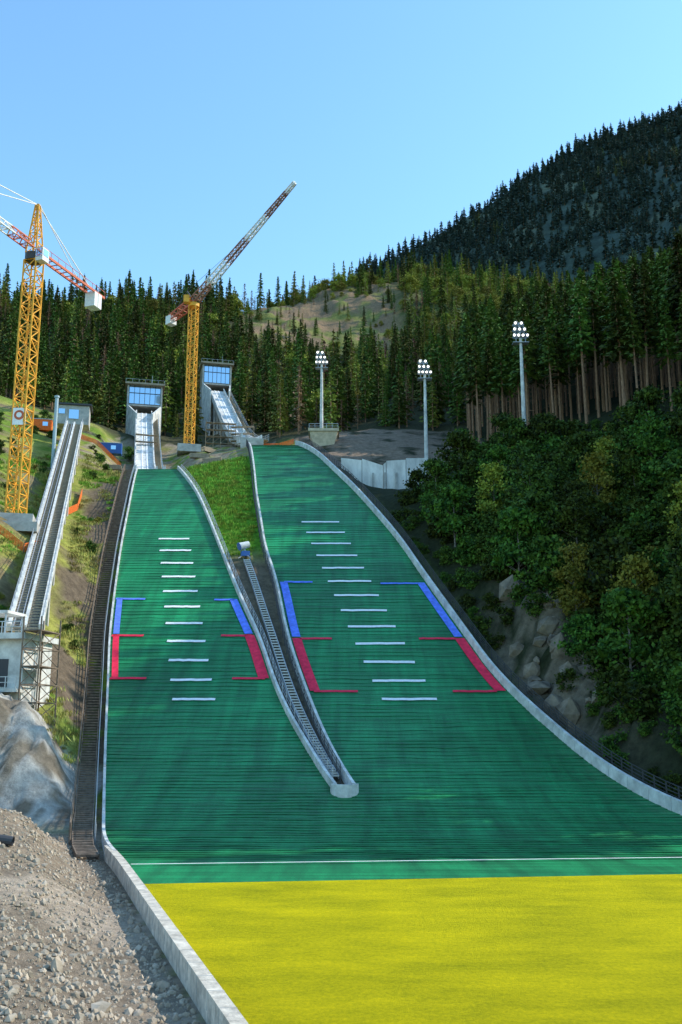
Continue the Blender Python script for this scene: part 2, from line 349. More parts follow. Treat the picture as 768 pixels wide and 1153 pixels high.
def ribbon(mb,pts,w,mi,dz=.15,axis='y'):
    P=[];fs=[]
    for (x,y) in pts:
        a=(x,y-w/2) if axis=='y' else (x-w/2,y); b=(x,y+w/2) if axis=='y' else (x+w/2,y)
        for q in(a,b): P.append((q[0],q[1],float(S(q[0],q[1]))+dz))
    for i in range(len(pts)-1):
        fs.append((2*i,2*i+2,2*i+3,2*i+1) if axis=='y' else (2*i,2*i+1,2*i+3,2*i+2))
    mb.add(P,fs,mi)
def hline(mb,x0,x1,y,w,mi,tilt=0): ribbon(mb,[(x0+(x1-x0)*i/8,y+tilt*(i/8)+random.uniform(-.05,.05)) for i in range(9)],w,mi)
def vbar(mb,fx,y0,y1,w,mi):
    n=24; ribbon(mb,[(float(fx(y0+(y1-y0)*i/n)),y0+(y1-y0)*i/n) for i in range(n+1)],w,mi,axis='x')
M=MB()
for i in range(11):
    Y=115.5+4.15*i; cx=-17.1-.246*(Y-115.5); hline(M,cx-2.5,cx+2.5,Y,.48,0)
vbar(M,lambda Y:SLt(Y)+1.2,120,129.3,.8,1); hline(M,-28,-23.6,120,.42,1); hline(M,-30.2,-26,129.2,.42,1)
vbar(M,lambda Y:SLt(Y)+1.2,129.6,138.4,.8,2); hline(M,-32,-27.8,138.3,.42,2)
vbar(M,lambda Y:SRt(Y)-.9,120,129.3,1.3,1); hline(M,-13.2,-9.2,120,.42,1); hline(M,-15.8,-11.8,129.2,.42,1)
vbar(M,lambda Y:SRt(Y)-.9,129.6,138.2,1.1,2); hline(M,-18,-15,138.1,.42,2)
M.build('landing_markings_small_hill',[white,redm,blum],hs_)
M=MB()
for i in range(13):
    Y=115.5+3.96*i; cx=7.94-.241*(Y-115.5); hline(M,cx-3.2,cx+3.2,Y,.48,0)
vbar(M,lambda Y:BLt(Y)+1.0,117.3,128.6,1.2,1); hline(M,-3.2,2,117.2,.42,1); hline(M,-5.4,-1.2,128.5,.42,1)
vbar(M,lambda Y:BLt(Y)+1.0,128.9,143,1.1,2); hline(M,-8.4,-4.2,143,.42,2)
vbar(M,lambda Y:BRt(Y)-1.1,117.3,128.6,1.3,1); hline(M,13.2,18.4,117.2,.42,1); hline(M,10.2,15,128.5,.42,1)
vbar(M,lambda Y:BRt(Y)-1.1,128.9,142.8,1.1,2); hline(M,5.8,11.4,142.6,.42,2)
M.build('landing_markings_large_hill',[white,redm,blum],hb_)
M=MB(); n=20
P=[]
for i in range(n+1):
    x=-14+46*i/n; y=68.6+4.2*i/n
    for o in(-.12,.12): P.append((x,y+o,float(prof(y+o,True))+.15))
fs=[(2*i,2*i+2,2*i+3,2*i+1) for i in range(n)]; M.add(P,fs); M.build('white_fall_line',[white])
# ------------------------------------------------------------ edge walls
def wall(name,fx,y0,y1,big,thick,up,down,m,side=0,step=1.0,parent=None):
    mb=MB(); n=int((y1-y0)/step); V=[];F=[]
    for i in range(n+1):
        y=y0+(y1-y0)*i/n; x=float(fx(y)); z=float(prof(y,big)); u=up(y) if callable(up) else up
        a=x+(0 if side>0 else -thick); b=a+thick
        V+=[(a,y,z-down),(a,y,z+u),(b,y,z+u),(b,y,z-down)]
    for i in range(n):
        o=4*i
        for k in range(3): F.append((o+k,o+k+1,o+k+5,o+k+4))
    F.append((0,3,2,1)); F.append((4*n,4*n+1,4*n+2,4*n+3))
    mb.add(V,F)
    for i in range(0,n,3):
        y=y0+(y1-y0)*i/n; x=float(fx(y)); z=float(prof(y,big)); u=up(y) if callable(up) else up
        a=x+(0 if side>0 else -thick)
        mb.box((a+thick/2,y,z+u/2),(thick+.05,.06,u+.04),0,1)
    return mb.build(name,[m,steel],parent)
wall('hill_edge_wall',lambda Y:BRt(Y)-.2,62,236,True,.35,1.15,2.2,concw,1)
wall('hill_edge_wall',lambda Y:BLr(Y),94.2,236,True,.3,.8,1.5,concw,-1)
wall('hill_edge_wall',lambda Y:SRr(Y),94.2,205,False,.3,.8,1.5,concw,1)
wall('hill_edge_wall',lambda Y:SLt(Y)+.5,72,205,False,.25,.6,1.2,concw,-1)
mb=MB()
a=float(SRr(94.2));b=float(BLr(94.2)); zz=float(prof(94,True))
m_=(a+b)/2; hw=(b-a)/2+.3
arc=[(m_+hw*math.cos(t),94.2-1.6*math.sin(t)) for t in np.linspace(0,math.pi,13)]
V=[];F=[]
for x,y in arc: V+=[(x,y,zz-1),(x,y,zz+.8)]
for x,y in arc: V+=[(m_+(x-m_)*.75,94.3+(y-94.3)*.75,zz+.8),(m_+(x-m_)*.75,94.3+(y-94.3)*.75,zz-1)]
n=13
for i in range(n-1):
    F+=[(2*i,2*i+2,2*i+3,2*i+1),(2*i+1,2*i+3,2*n+2*i+2,2*n+2*i),(2*n+2*i,2*n+2*i+2,2*n+2*i+3,2*n+2*i+1)]
mb.add(V,F); mb.build('divider_nose_wall',concw)
def fence(name,fx,y0,y1,zf,h,m,sp=2.0,rails=3,pw=.09,parent=None,base=0):
    mb=MB(); n=max(2,int((y1-y0)/sp)); pts=[]
    for i in range(n+1):
        y=y0+(y1-y0)*i/n; x=float(fx(y)); pts.append(Vector((x,y,float(zf(x,y))+base)))
    for i,p in enumerate(pts):
        mb.beam(p-Vector((0,0,.3)),p+Vector((0,0,h)),pw)
        if i<n:
            for r in range(rails): 
                z=Vector((0,0,h*(r+1)/rails)); mb.beam(p+z,pts[i+1]+z,pw*.6)
    return mb.build(name,m,parent)
fence('edge_fence',lambda Y:BRt(Y)+.75,70,236,lambda x,y:prof(y,True),2.0,dark,sp=1.6,rails=6,pw=.11)
fence('edge_fence',lambda Y:SLt(Y)-2.3,80,204,lambda x,y:prof(y,False),1.3,wood,sp=1.6,rails=3,pw=.14)
fence('edge_fence',lambda Y:SLt(Y)-.3,80,204,lambda x,y:prof(y,False),1.2,steel,sp=1.6,rails=2,pw=.08)
fence('edge_fence',lambda Y:BLr(Y)-.75,97,234,lambda x,y:prof(y,True),1.6,dark,sp=1.8,rails=4,pw=.08)
fence('edge_fence',lambda Y:SRr(Y)+.7,97,204,lambda x,y:prof(y,False),1.3,steel,sp=1.8,rails=3,pw=.07)
def stairs(name,fx,y0,y1,zf,w,m,step=.6):
    mb=MB(); y=y0
    while y<y1:
        x=float(fx(y)); z=float(zf(x,y)); mb.box((x,y,z+.02),(w,step*.6,.16)); y+=step
    for s in(-1,1):
        pts=[(float(fx(q))+s*w/2,q,float(zf(0,q))-.12) for q in np.arange(y0,y1+.1,4)]
        for p,q in zip(pts[:-1],pts[1:]): mb.beam(p,q,.1,.4)
    return mb.build(name,m)
stairs('wooden_stairway',lambda Y:SLt(Y)-1.3,74,204,lambda x,y:prof(y,False),1.6,wood)
stairs('steel_stairway',lambda Y:(SRr(Y)*.5+BLr(Y)*.5),98,150,lambda x,y:prof(y,False)+.1,.9,steel)
mb=MB(); V=[];F=[];n=40
for i in range(n+1):
    y=-5+(75-(-5))*i/n; x=float(SLt(y)); V+=[(x-.05,y,-.5),(x-.05,y,.6),(x+.5,y,.6),(x+.55,y,-.5)]
for i in range(n):
    o=4*i
    for k in range(3): F.append((o+k,o+k+1,o+k+5,o+k+4))
F.append((0,3,2,1));F.append((4*n,4*n+1,4*n+2,4*n+3)); mb.add(V,F)
for i in range(0,n):
    y=-5+2*i; x=float(SLt(y)); mb.box((x+.225,y,.3),(.58,.04,.612),0,1)
mb.build('concrete_kerb',[mat('kerb_concrete',(.58,.52,.43),.85,noise=.35,nscale=1.5,bump=.4,bscale=9),conc])
# ------------------------------------------------------------ inruns and start houses
def inrun(name,q):
    E=empty(name); P0=Vector((*q['p0'],0)); P1=Vector((*q['p1'],0)); d=(P1-P0); Lh=d.length; a=d.normalized(); r=Vector((a.y,-a.x,0))
    _,_,_,zf0=inr_frame(q); zf=lambda t: float(zf0(t)); w=q['w']; z0=q['z0']
    n=40
    def strip(mb,sa,sb,za,zb,mi=0):
        V=[];F=[]
        for i in range(n+1):
            t=Lh*i/n; p=P0+a*t; zz=zf(t)
            for s,dz in((sa,za),(sa,zb),(sb,zb),(sb,za)):
                g=p+r*s; V.append((g.x,g.y,zz+dz))
        for i in range(n):
            o=4*i
            for k in range(4): F.append((o+k,o+(k+1)%4,o+4+(k+1)%4,o+4+k))
        F.append((0,3,2,1));F.append((4*n,4*n+1,4*n+2,4*n+3)); mb.add(V,F,mi)
    m1=MB(); strip(m1,-w/2,w/2,-1.6,0); m1.build('inrun_deck',concw,E)
    m1=MB(); strip(m1,-w/2-.3,-w/2-.003,-1.2,1.0); strip(m1,w/2+.003,w/2+.3,-1.2,1.0); m1.build('side_walls',concw,E)
    m1=MB(); strip(m1,-.75,-.45,.003,.12); strip(m1,.45,.75,.003,.12); m1.build('ski_tracks',white,E)
    m1=MB(); t=0
    while t<Lh:
        p=P0+a*t; g=p+r*(w/2+1.15); m1.box((g.x,g.y,zf(t)-.3),(1.3,.5,.14),math.atan2(r.y,r.x)); t+=.8
    strip(m1,w/2+.35,w/2+.45,-.7,-.3); strip(m1,w/2+1.85,w/2+1.95,-.7,-.3); m1.build('service_stairs',timber,E)
    m1=MB()
    for s in(w/2+2.0,-w/2-.4):
        pr=None; t=0
        while t<Lh:
            p=P0+a*t+r*s; b=Vector((p.x,p.y,zf(t)-.4)); tp=b+Vector((0,0,1.7)); m1.beam(b,tp,.08)
            if pr: m1.beam(pr,tp,.06); m1.beam(pr-Vector((0,0,.6)),tp-Vector((0,0,.6)),.05)
            pr=tp; t+=2.5
    m1.build('railings',steel,E)
    m1=MB(); t=1
    while t<Lh+2:
        for s in(-w/2+.4,w/2-.4):
            p=P0+a*t+r*s; g=float(H([p.x],[p.y])[0])
            if zf(t)-1.6>g-.5: m1.box((p.x,p.y,(g-1+zf(t)-1.4)/2),(.7,.7,zf(t)-1.4-g+1),math.atan2(r.y,r.x))
        t+=9
    m1.build('support_piers',conc,E)
    m1=MB(); p=P0-a*.25; m1.box((p.x,p.y,z0-1.9),(w+1.2,.5,3.6),math.atan2(r.y,r.x)); m1.build('takeoff_front',conc,E)
    return P1,a,r
def house(name,P1,a,r,zs,w,dep,zb,zt,wing):
    E=empty(name); rz=math.atan2(r.y,r.x)
    def W(s,t,z): q=P1+r*s+a*t; return (q.x,q.y,z)
    m=MB()
    for s in(-w/2+.25,w/2-.25): m.box(W(s,dep/2,(zb+zt)/2),(.5,dep,zt-zb),rz)
    m.box(W(0,dep-.25,(zb+zt)/2),(w-1.01,.49,zt-zb),rz)
    m.box(W(0,dep/2-.1,zs+2.6),(w-1.01,dep-.8,.5),rz)
    m.box(W(0,.9,zs-3.2),(w-1.01,.5,5.4),rz)
    m.build('walls',conc,E)
    m=MB(); m.box(W(0,dep/2-.3,zt+.3),(w+1.4,dep+2,.55),rz); m.box(W(0,dep/2+.6,zt+1.0),(w*.5,dep*.5,.85),rz); m.build('roof',timber,E)
    m=MB(); zg0=zs+2.85; zg1=zt; m.box(W(0,.45,(zg0+zg1)/2),(w-1.02,.1,zg1-zg0-.02),rz); m.build('front_window',glass,E)
    m=MB(); k=6
    for i in range(k+1): m.box(W(-w/2+.6+(w-1.2)*i/k,.35,(zg0+zg1)/2),(.14,.14,zg1-zg0-.04),rz)
    for zz in(zg0+.1,(zg0*.4+zg1*.6)): m.box(W(0,.25,zz),(w-1.1,.1,.14),rz)
    m.build('window_mullions',dark,E)
    m=MB()
    for i in range(9): m.box(W(w/2+.04,.6+(dep-1)*i/8,(zs+zt)/2+1),(.08,.25,zt-zs-2.5),rz)
    for i in range(9): m.box(W(-w/2-.04,.6+(dep-1)*i/8,(zs+zt)/2+1),(.08,.25,zt-zs-2.5),rz)
    m.build('timber_slats',timber,E)
    m=MB()
    for sg in(-1,1):
        s0=sg*(w/2-.2); s1=sg*(w/2-.2-wing)
        A=[W(s0,-.02,zb-2),W(s0,-.02,zs+2.4),W(s1,-11,zs-3.5),W(s1,-11,zb-9)]
        B=[W(s0-sg*.4,-.02,zb-2),W(s0-sg*.4,-.02,zs+2.4),W(s1-sg*.4,-11,zs-3.5),W(s1-sg*.4,-11,zb-9)]
        m.hexa(A+B)
    m.build('wing_walls',concw,E)
    m=MB(); zz=zt+.62; pr=None
    for s in np.linspace(-w/2-.5,w/2+.5,7):
        b=Vector(W(s,-1,zz)); m.beam(b,b+Vector((0,0,1)),.07)
        if pr is not None: m.beam(pr,b+Vector((0,0,1)),.06)
        pr=b+Vector((0,0,1))
    m.beam(W(w*.2,3,zt+1),W(w*.2,3,zt+4.5),.08); m.build('roof_railing',steel,E)
P1,a,r=inrun('small_hill_inrun',INR[0]); house('start_house',P1,a,r,101.5,10.5,7,90,110.3,2.6)
P1,a,r=inrun('large_hill_inrun',INR[1]); house('start_house',P1,a,r,122,10,8,106,131.5,1.5)
# ------------------------------------------------------------ inclined lift track (left)
T0=Vector((-35,109,19.8)); T1=Vector((-61,215,77))
E=empty('inclined_lift_track'); ax=(T1-T0).normalized(); rr=Vector((ax.y,-ax.x,0)).normalized()
m=MB()
for s,w_,h_ in((-1.9,.45,.9),(-.2,.35,.6),(1.5,.45,.9)): m.beam(T0+rr*s,T1+rr*s,w_,h_)
m.build('side_beams',concw,E)
m=MB(); m.beam(T0-Vector((0,0,.35))-rr*.2,T1-Vector((0,0,.35))-rr*.2,3.0,.15); m.build('deck',conc,E)
m=MB(); L=(T1-T0).length
for i in range(int(L/.9)):
    p=T0+ax*(i*.9)+Vector((0,0,-.05)); m.beam(p-rr*1.7,p-rr*.35,.3,.15); m.beam(p-rr*.05,p+rr*1.3,.35,.15)
m.build('sleepers',timber,E)
m=MB()
for s in(-1.4,-.7): m.beam(T0+rr*s+Vector((0,0,.15)),T1+rr*s+Vector((0,0,.15)),.09,.12)
for s in(-2.0,1.6):
    pr=None
    for i in range(int(L/2.5)+1):
        p=T0+ax*(i*2.5)+rr*s; tp=p+Vector((0,0,1.5)); m.beam(p,tp,.07)
        if pr: m.beam(pr,tp,.06); m.beam(pr-Vector((0,0,.5)),tp-Vector((0,0,.5)),.05)
        pr=tp
m.build('rails_and_handrails',steel,E)
m=MB()
for i in range(1,13):
    p=T0+ax*(L*i/13)
    for s in(-1.6,1.2):
        q=p+rr*s; g=float(H([q.x],[q.y])[0])-1
        if q.z-.5>g: m.beam((q.x,q.y,g),(q.x,q.y,q.z-.4),.5)
m.build('support_piers',conc,E)
E=empty('lower_lift_station'); rz=-.15
def LW(x,y,z): c,s=math.cos(rz),math.sin(rz); return (-36.4+x*c-y*s,103+x*s+y*c,z)
m=MB(); m.box(LW(0,1.5,13.6),(8.6,6.5,8.4),rz); m.build('concrete_body',concw,E)
m=MB(); m.box(LW(0,1.2,18.1),(9.6,8,.6),rz); m.box(LW(-1.2,2.2,20.9),(5,4.4,.3),rz); m.box(LW(.3,-2.6,12.6),(8.6,1.6,.35),rz); m.build('platform_slabs',concw,E)
m=MB()
for zb_,yy in((18.4,-2.7),(12.78,-3.3)):
    for i in range(9): m.beam(LW(-4.4+8.8*i/8,yy,zb_),LW(-4.4+8.8*i/8,yy,zb_+1.15),.08)
    m.beam(LW(-4.4,yy,zb_+1.15),LW(4.4,yy,zb_+1.15),.08); m.beam(LW(-4.4,yy,zb_+.6),LW(4.4,yy,zb_+.6),.06)
for x,y in((-3.4,.3),(1,.3),(-3.4,4.1),(1,4.1)): m.beam(LW(x,y,18.4),LW(x,y,20.75),.18)
m.build('railings_and_posts',steel,E)
m=MB(); m.box(LW(1.6,-1.78,14.4),(2.2,.1,2.8),rz); m.box(LW(-1.6,-1.78,15.4),(1.8,.1,1.2),rz); m.build('door_openings',dark,E)
m=MB(); c4=[LW(4.7,-3,5),LW(6.6,-3,5),LW(6.6,1.5,5),LW(4.7,1.5,5)]
for q in c4: m.beam(q,(q[0],q[1],20),.14)
for k in range(8):
    z=6+1.8*k
    for i in range(4):
        p=c4[i]; q=c4[(i+1)%4]; m.beam((p[0],p[1],z),(q[0],q[1],z),.1)
        if k<7: m.beam((p[0],p[1],z),(q[0],q[1],z+1.8),.07)
    if k%2: m.box(LW(5.65,-.7,z),(1.8,4.4,.08),rz)
m.build('scaffold_tower',wood,E)
E=empty('upper_lift_station'); m=MB(); m.box((-62.5,219,79.5),(7,5,4.5),.2); m.build('walls',conc,E)
m=MB(); m.box((-62.5,219,82),(8,6,.4),.2); m.build('roof',dark,E); m=MB(); m.box((-61.9,216.4,79.6),(2.2,.12,2.2),.2); m.box((-64.6,215.9,80.2),(1.4,.12,1.2),.2); m.build('windows',glass,E)
# ------------------------------------------------------------ cranes
def lattice(mb,p,q,w0,w1,bays,th,mi=0,tri=False,alt=None):
    p=Vector(p);q=Vector(q);d=(q-p).normalized(); up=Vector((0,0,1)) if abs(d.z)<.95 else Vector((.26,.96,0)).normalized()
    sd=d.cross(up).normalized(); u=sd.cross(d).normalized()
    def sec(t):
        c=p+(q-p)*t; w=w0+(w1-w0)*t
        if tri: return [c-sd*w/2,c+sd*w/2,c+u*w*.9]
        return [c+sd*x*w/2+u*y*w/2 for x,y in((-1,-1),(1,-1),(1,1),(-1,1))]
    pr=sec(0); k=len(pr)
    for i in range(1,bays+1):
        cu=sec(i/bays); mm=mi if alt is None or (i//alt[1])%2==0 else alt[0]
        for j in range(k):
            mb.beam(pr[j],cu[j],th,mi=mm); mb.beam(cu[j],cu[(j+1)%k],th*.6,mi=mm)
            if i%2: mb.beam(pr[j],cu[(j+1)%k],th*.6,mi=mm)
            else: mb.beam(pr[(j+1)%k],cu[j],th*.6,mi=mm)
        pr=cu
E=empty('tower_crane'); B=Vector((-47.7,140,38.5)); top=Vector((-47.7,140,79.5))
m=MB(); lattice(m,B,top,2.1,2.1,22,.22); m.build('mast',yel,E)
m=MB(); m.box((B.x,B.y,38.2),(5.5,5.5,1.6),.2); m.box((B.x,B.y,37),(7,7,1.4),.2); m.build('base_blocks',conc,E)
jd=Vector((6.1,17.7,0)).normalized(); js=Vector((jd.y,-jd.x,0))
m=MB(); m.tube(top,top+Vector((0,0,1.2)),1.4,1.4,12); m.build('slewing_ring',dark,E)
m=MB(); t2=top+Vector((0,0,1.2)); apex=t2+Vector((0,0,8.5)); lattice(m,t2,apex,1.9,.5,5,.2); m.build('cat_head',yel,E)
m=MB(); lattice(m,t2+Vector((0,0,.6))-jd*1.2,t2+Vector((0,0,.6))-jd*46,1.6,1.2,30,.17,0,True,(1,4)); m.build('jib',[cred,cwht],E)
m=MB(); c0=t2+Vector((0,0,.6))+jd*1.2; c1=t2+Vector((0,0,.6))+jd*18.5
for s in(-.8,.8): m.beam(c0+js*s,c1+js*s,.22,.4)
for i in range(14): q=c0+(c1-c0)*(i/13); m.beam(q-js*.8,q+js*.8,.12)
for s in(-.85,.85):
    m.beam(c0+js*s+Vector((0,0,1.1)),c1+js*s+Vector((0,0,1.1)),.07)
    for i in range(10): q=c0+(c1-c0)*(i/9)+js*s; m.beam(q,q+Vector((0,0,1.1)),.06)
m.build('counter_jib',[cred],E)
m=MB(); q=c1-jd*1.5+Vector((0,0,-1.3)); az=math.atan2(jd.y,jd.x)
m.box(q,(1.0,1.9,2.6),az); m.box(q-jd*1.15,(1.0,1.9,2.6),az); m.build('counterweights',cwht,E)
m=MB(); m.beam(apex,c1-jd*2,.12); m.beam(apex,t2-jd*20+Vector((0,0,1.8)),.12); m.beam(apex,t2-jd*38+Vector((0,0,1.6)),.12)
m.beam(apex+js*.3,c1-jd*6,.1); m.build('tie_bars',cwht,E)
m=MB(); cb=t2+js*1.7+Vector((0,0,-.6))-jd*.3; m.box(cb,(1.6,1.3,2.1),az); m.build('operator_cab',cwht,E)
m=MB(); m.box(cb-jd*.82+Vector((0,0,.2)),(.05,1.1,1.3),az); m.box(cb+js*.67+Vector((0,0,.3)),(1.2,.05,1.1),az); m.build('cab_glazing',glass,E)
m=MB(); m.box((B.x-.1,B.y-1.25,54),(1.9,.08,2.6)); m.build('mast_banner',white,E)
m=MB(); m.tube((B.x-.1,B.y-1.31,54.2),(B.x-.1,B.y-1.35,54.2),.75,.75,20); m.tube((B.x-.1,B.y-1.352,54.2),(B.x-.1,B.y-1.37,54.2),.4,.4,20,1); m.build('banner_emblem',[cred,white],E)
E=empty('luffing_jib_crane'); B=Vector((-39.6,245,79)); top=Vector((-39.6,245,119))
m=MB(); lattice(m,B,top,2.0,2.0,22,.24); m.build('mast',yel,E)
m=MB(); m.box((B.x,B.y,79),(6,6,2),.2); m.build('base_block',conc,E)
m=MB(); m.tube(top,top+Vector((0,0,1)),1.5,1.5,12); m.box(top+Vector((-1.7,-1.4,1.6)),(1.5,1.7,2)); m.build('slewing_platform',[yel],E)
jh=Vector((.75,-.66,0)).normalized(); t2=top+Vector((0,0,1.6)); tip=Vector((-11.5,220,141))
m=MB(); lattice(m,t2,tip,1.9,.7,26,.24,0,False,(1,5)); m.build('jib',[mat('jib_brown_paint',(.3,.15,.1),.6),cwht],E)
ct=t2-jh*9.5+Vector((0,0,-2.2))
m=MB(); lattice(m,t2,ct,2.0,1.6,5,.26); m.build('counter_jib',[cred],E)
m=MB(); m.box(ct+Vector((0,0,-.6)),(2,2.2,2.4),math.atan2(jh.y,jh.x)); m.build('counterweight',cwht,E)
fr=t2-jh*3+Vector((0,0,4)); m=MB(); m.beam(t2,fr,.25); m.beam(ct,fr,.15); m.beam(fr,t2+(tip-t2)*.6,.06); m.build('a_frame',dark,E)
# ------------------------------------------------------------ floodlight masts
def mast(x,y,zb,zt,s=1):
    E=empty('floodlight_mast')
    zg=float(H([x],[y])[0])-.6
    m=MB(); m.tube((x,y,min(zg,zb)),(x,y,zt),.48*s,.28*s,12); m.tube((x,y,zb-1.5),(x,y,zb+.5),.9,.9,12); m.build('pole',concw,E)
    m=MB(); m2=MB(); m3=MB()
    for k,(zz,nl) in enumerate(((zt+.1,4),(zt+1.4,3),(zt+2.7,2))):
        hw=1.6*s-.25*k; of=-.2*k
        m.beam((x-hw+of,y-.3,zz),(x+hw+of,y-.3,zz),.14); m.beam((x-hw*.9+of,y+.9,zz+.2),(x+hw*.9+of,y+.9,zz+.2),.12)
        m.beam((x-hw*.9+of,y+.9,zz+.2),(x-hw+of,y-.3,zz),.1); m.beam((x+hw*.9+of,y+.9,zz+.2),(x+hw+of,y-.3,zz),.1)
        for i in range(nl):
            px=x+of-hw+2*hw*(i+.5)/nl; tl=Vector((.45*(i-nl/2+.5)-.3,-.7,-.65)).normalized(); c=Vector((px,y-.6,zz+.3))
            m2.tube(c-tl*.45,c+tl*.22,.18,.42,12); m3.tube(c+tl*.225,c+tl*.24,.26,.26,12)
    m.beam((x-.9,y,zt-1),(x-1.1,y,zt+2.8),.1); m.beam((x+1.0,y,zt-1),(x+.6,y,zt+2.8),.1)
    m.beam((x,y,zt-.6),(x-.3,y,zt+3.2),.3); m.box((x,y+.3,zt-1.1),(3.2,1.7,.1))
    m.build('lamp_frame',steel,E); m2.build('lamp_housings',steel,E); m3.build('lamp_lenses',lampm,E)
mast(-4.9,235,80,99); mast(19,210,65.4,87); mast(36.2,185,63.2,85.5,1.0)
m=MB(); m.tube((-58,190,50),(-58,190,74.5),.4,.35,10); m.tube((-58,190,74.5),(-58,190,74.9),.5,.5,10); m.build('steel_pole',mat('pole_blue_grey',(.35,.45,.5),.5))
# ------------------------------------------------------------ platform, retaining walls
E=empty('concrete_viewing_platform'); m=MB()
x,y=-4,229
m.hexa([(x-1.5,y-2,72),(x+1.5,y-2,72),(x+1.5,y+2,72),(x-1.5,y+2,72),(x-3.6,y-3,78.4),(x+3.2,y-3,78.4),(x+3.2,y+3,78.4),(x-3.6,y+3,78.4)])
m.box((x-.2,y,78.8),(7.4,6.6,.7)); m.build('flared_body',mat('ochre_concrete',(.55,.46,.32),.85,noise=.2,nscale=1),E)
m=MB()
for i in range(6): px=x-3.7+7*i/5; m.beam((px,y-3.1,79.1),(px,y-3.1,80.3),.08)
m.beam((x-3.7,y-3.1,80.3),(x+3.3,y-3.1,80.3),.08); m.beam((x-3.7,y-3.1,79.7),(x+3.3,y-3.1,79.7),.06); m.build('railing',steel,E)
m=MB(); pts=[(0,196.5,54,63.6),(4.4,195.8,53.5,63.2),(8.8,195.2,53,61.9),(9.4,195.2,53,62.6),(13.5,195.4,53,63.2),(18,197,53,64.0)]
for i,(p,q) in enumerate(zip(pts[:-1],pts[1:])):
    m.hexa([(p[0],p[1],p[2]-1.5),(q[0]-.12,q[1],q[2]-1.5),(q[0]-.12,q[1]+.7,q[2]-1.5),(p[0],p[1]+.7,p[2]-1.5),(p[0],p[1],p[3]),(q[0]-.12,q[1],q[3]-.3),(q[0]-.12,q[1]+.7,q[3]-.3),(p[0],p[1]+.7,p[3])])
    m.box(((p[0]+q[0])/2,(p[1]+q[1])/2-.2,54),(.4,.6,12),0,1)
m.build('retaining_wall',[mat('cast_concrete_wall',(.7,.69,.65),.85,noise=.25,nscale=.5,stretch=(1,1,.4)),conc])
# ------------------------------------------------------------ site clutter
def netting(pts,h=1.1):
    m=MB()
    P=[Vector((x,y,float(H([x],[y])[0]))) for x,y in pts]
    for p in P: m.beam(p-Vector((0,0,.3)),p+Vector((0,0,h+.2)),.1,mi=1)
    for p,q in zip(P[:-1],P[1:]):
        for k in range(6): z=Vector((0,0,.15+h*k/5)); m.beam(p+z,q+z,.09,.12)
        n=int((q-p).length/.5)
        for i in range(n): c=p+(q-p)*(i/n); m.beam(c+Vector((0,0,.1)),c+Vector((0,0,h+.15)),.08)
    m.build('orange_safety_netting',[orange,wood])
netting([(-52,134),(-48,133),(-44,133.5),(-43,137)]); netting([(-48.5,160),(-47.8,166),(-47.5,172),(-48.5,178)]); netting([(-66,230),(-60,232),(-54,232)]); netting([(-20,242),(-16,241),(-12,240)])
def container(x,y,rz,m0,L=6):
    z=float(H([x],[y])[0]); E=empty('site_container'); m=MB(); m.box((x,y,z+1.3),(L,2.4,2.6),rz)
    for i in range(14):
        c,s=math.cos(rz),math.sin(rz); lx=-L/2+.3+(L-.6)*i/13; m.box((x+lx*c+1.22*s,y+lx*s-1.22*c,z+1.3),(.18,.08,2.3),rz)
    m.build('body',m0,E); m=MB(); m.box((x,y,z+2.68),(L+.2,2.6,.14),rz); m.build('roof',steel,E)
    m=MB(); c,s=math.cos(rz),math.sin(rz); m.box((x+1.0*c+1.28*s,y+1.0*s-1.28*c,z+1.5),(1.2,.08,1),rz); m.build('window',glass,E)
container(-58,236,.15,bluep); container(-68,240,.1,cwht); container(-72,225,.2,orange,5)
def timber_stack(x,y,rz):
    z=float(H([x],[y])[0]); m=MB()
    for k in range(4):
        for i in range(5): m.box((x+.0,y+.3*i,z+.3+.28*k),(4.5+random.uniform(-.4,.4),.25,.22),rz)
    m.build('timber_stack',timber)
for x,y,rz_ in((-34,226,.2),(-30,219,-.3),(-48,232,.5),(-54,222,.1),(-33,238,.9)): timber_stack(x,y,rz_)
def scaffold(x,y,n,h,rz_=0):
    z=float(H([x],[y])[0]); m=MB(); c,s=math.cos(rz_),math.sin(rz_)
    def T(u,v,w): return (x+u*c-v*s,y+u*s+v*c,z+w)
    for i in range(n+1):
        for v_ in(0,1.4): m.beam(T(i*2,v_,-.5),T(i*2,v_,h),.09)
    k=1.8
    while k<h:
        for v_ in(0,1.4): m.beam(T(0,v_,k),T(2*n,v_,k),.07)
        m.beam(T(0,.7,k),T(2*n,.7,k),1.2,.06)
        for i in range(n): m.beam(T(2*i,0,k-1.8),T(2*i+2,0,k),.05)
        k+=1.9
    m.build('scaffolding',timber)
scaffold(-36,250,4,8,.2); scaffold(-29,246,3,6,-.1); scaffold(-54,247,3,6,.3)
def machine(x,y):
    z=float(H([x],[y])[0]); E=empty('snow_cannon'); m=MB()
    m.tube((x-.9,y-.5,z+1.9),(x+.5,y+.2,z+2.4),.6,.5,16); m.build('fan_barrel',cwht,E)
    m=MB(); m.tube((x-.97,y-.54,z+1.87),(x-.9,y-.5,z+1.9),.65,.65,16); m.box((x,y,z+.85),(1.3,.9,.8),.3); m.build('nozzle_ring_and_box',bluep,E)
    m=MB()
    for dx,dy in((-1,-.9),(1,-.9),(0,1.2)): m.beam((x,y,z+.8),(x+dx,y+dy,z),.12)
    m.beam((x,y,z+1.2),(x-.2,y,z+2),.2); m.build('tripod',steel,E)
machine(-15.0,151)
m=MB(); m.tube((-24,60,3.2),(-19.2,60,2.55),.28,.28,12,cap=False); m.tube((-24,60,3.2),(-19.2,60,2.55),.22,.22,12,cap=False); m.build('drain_pipe',dark)
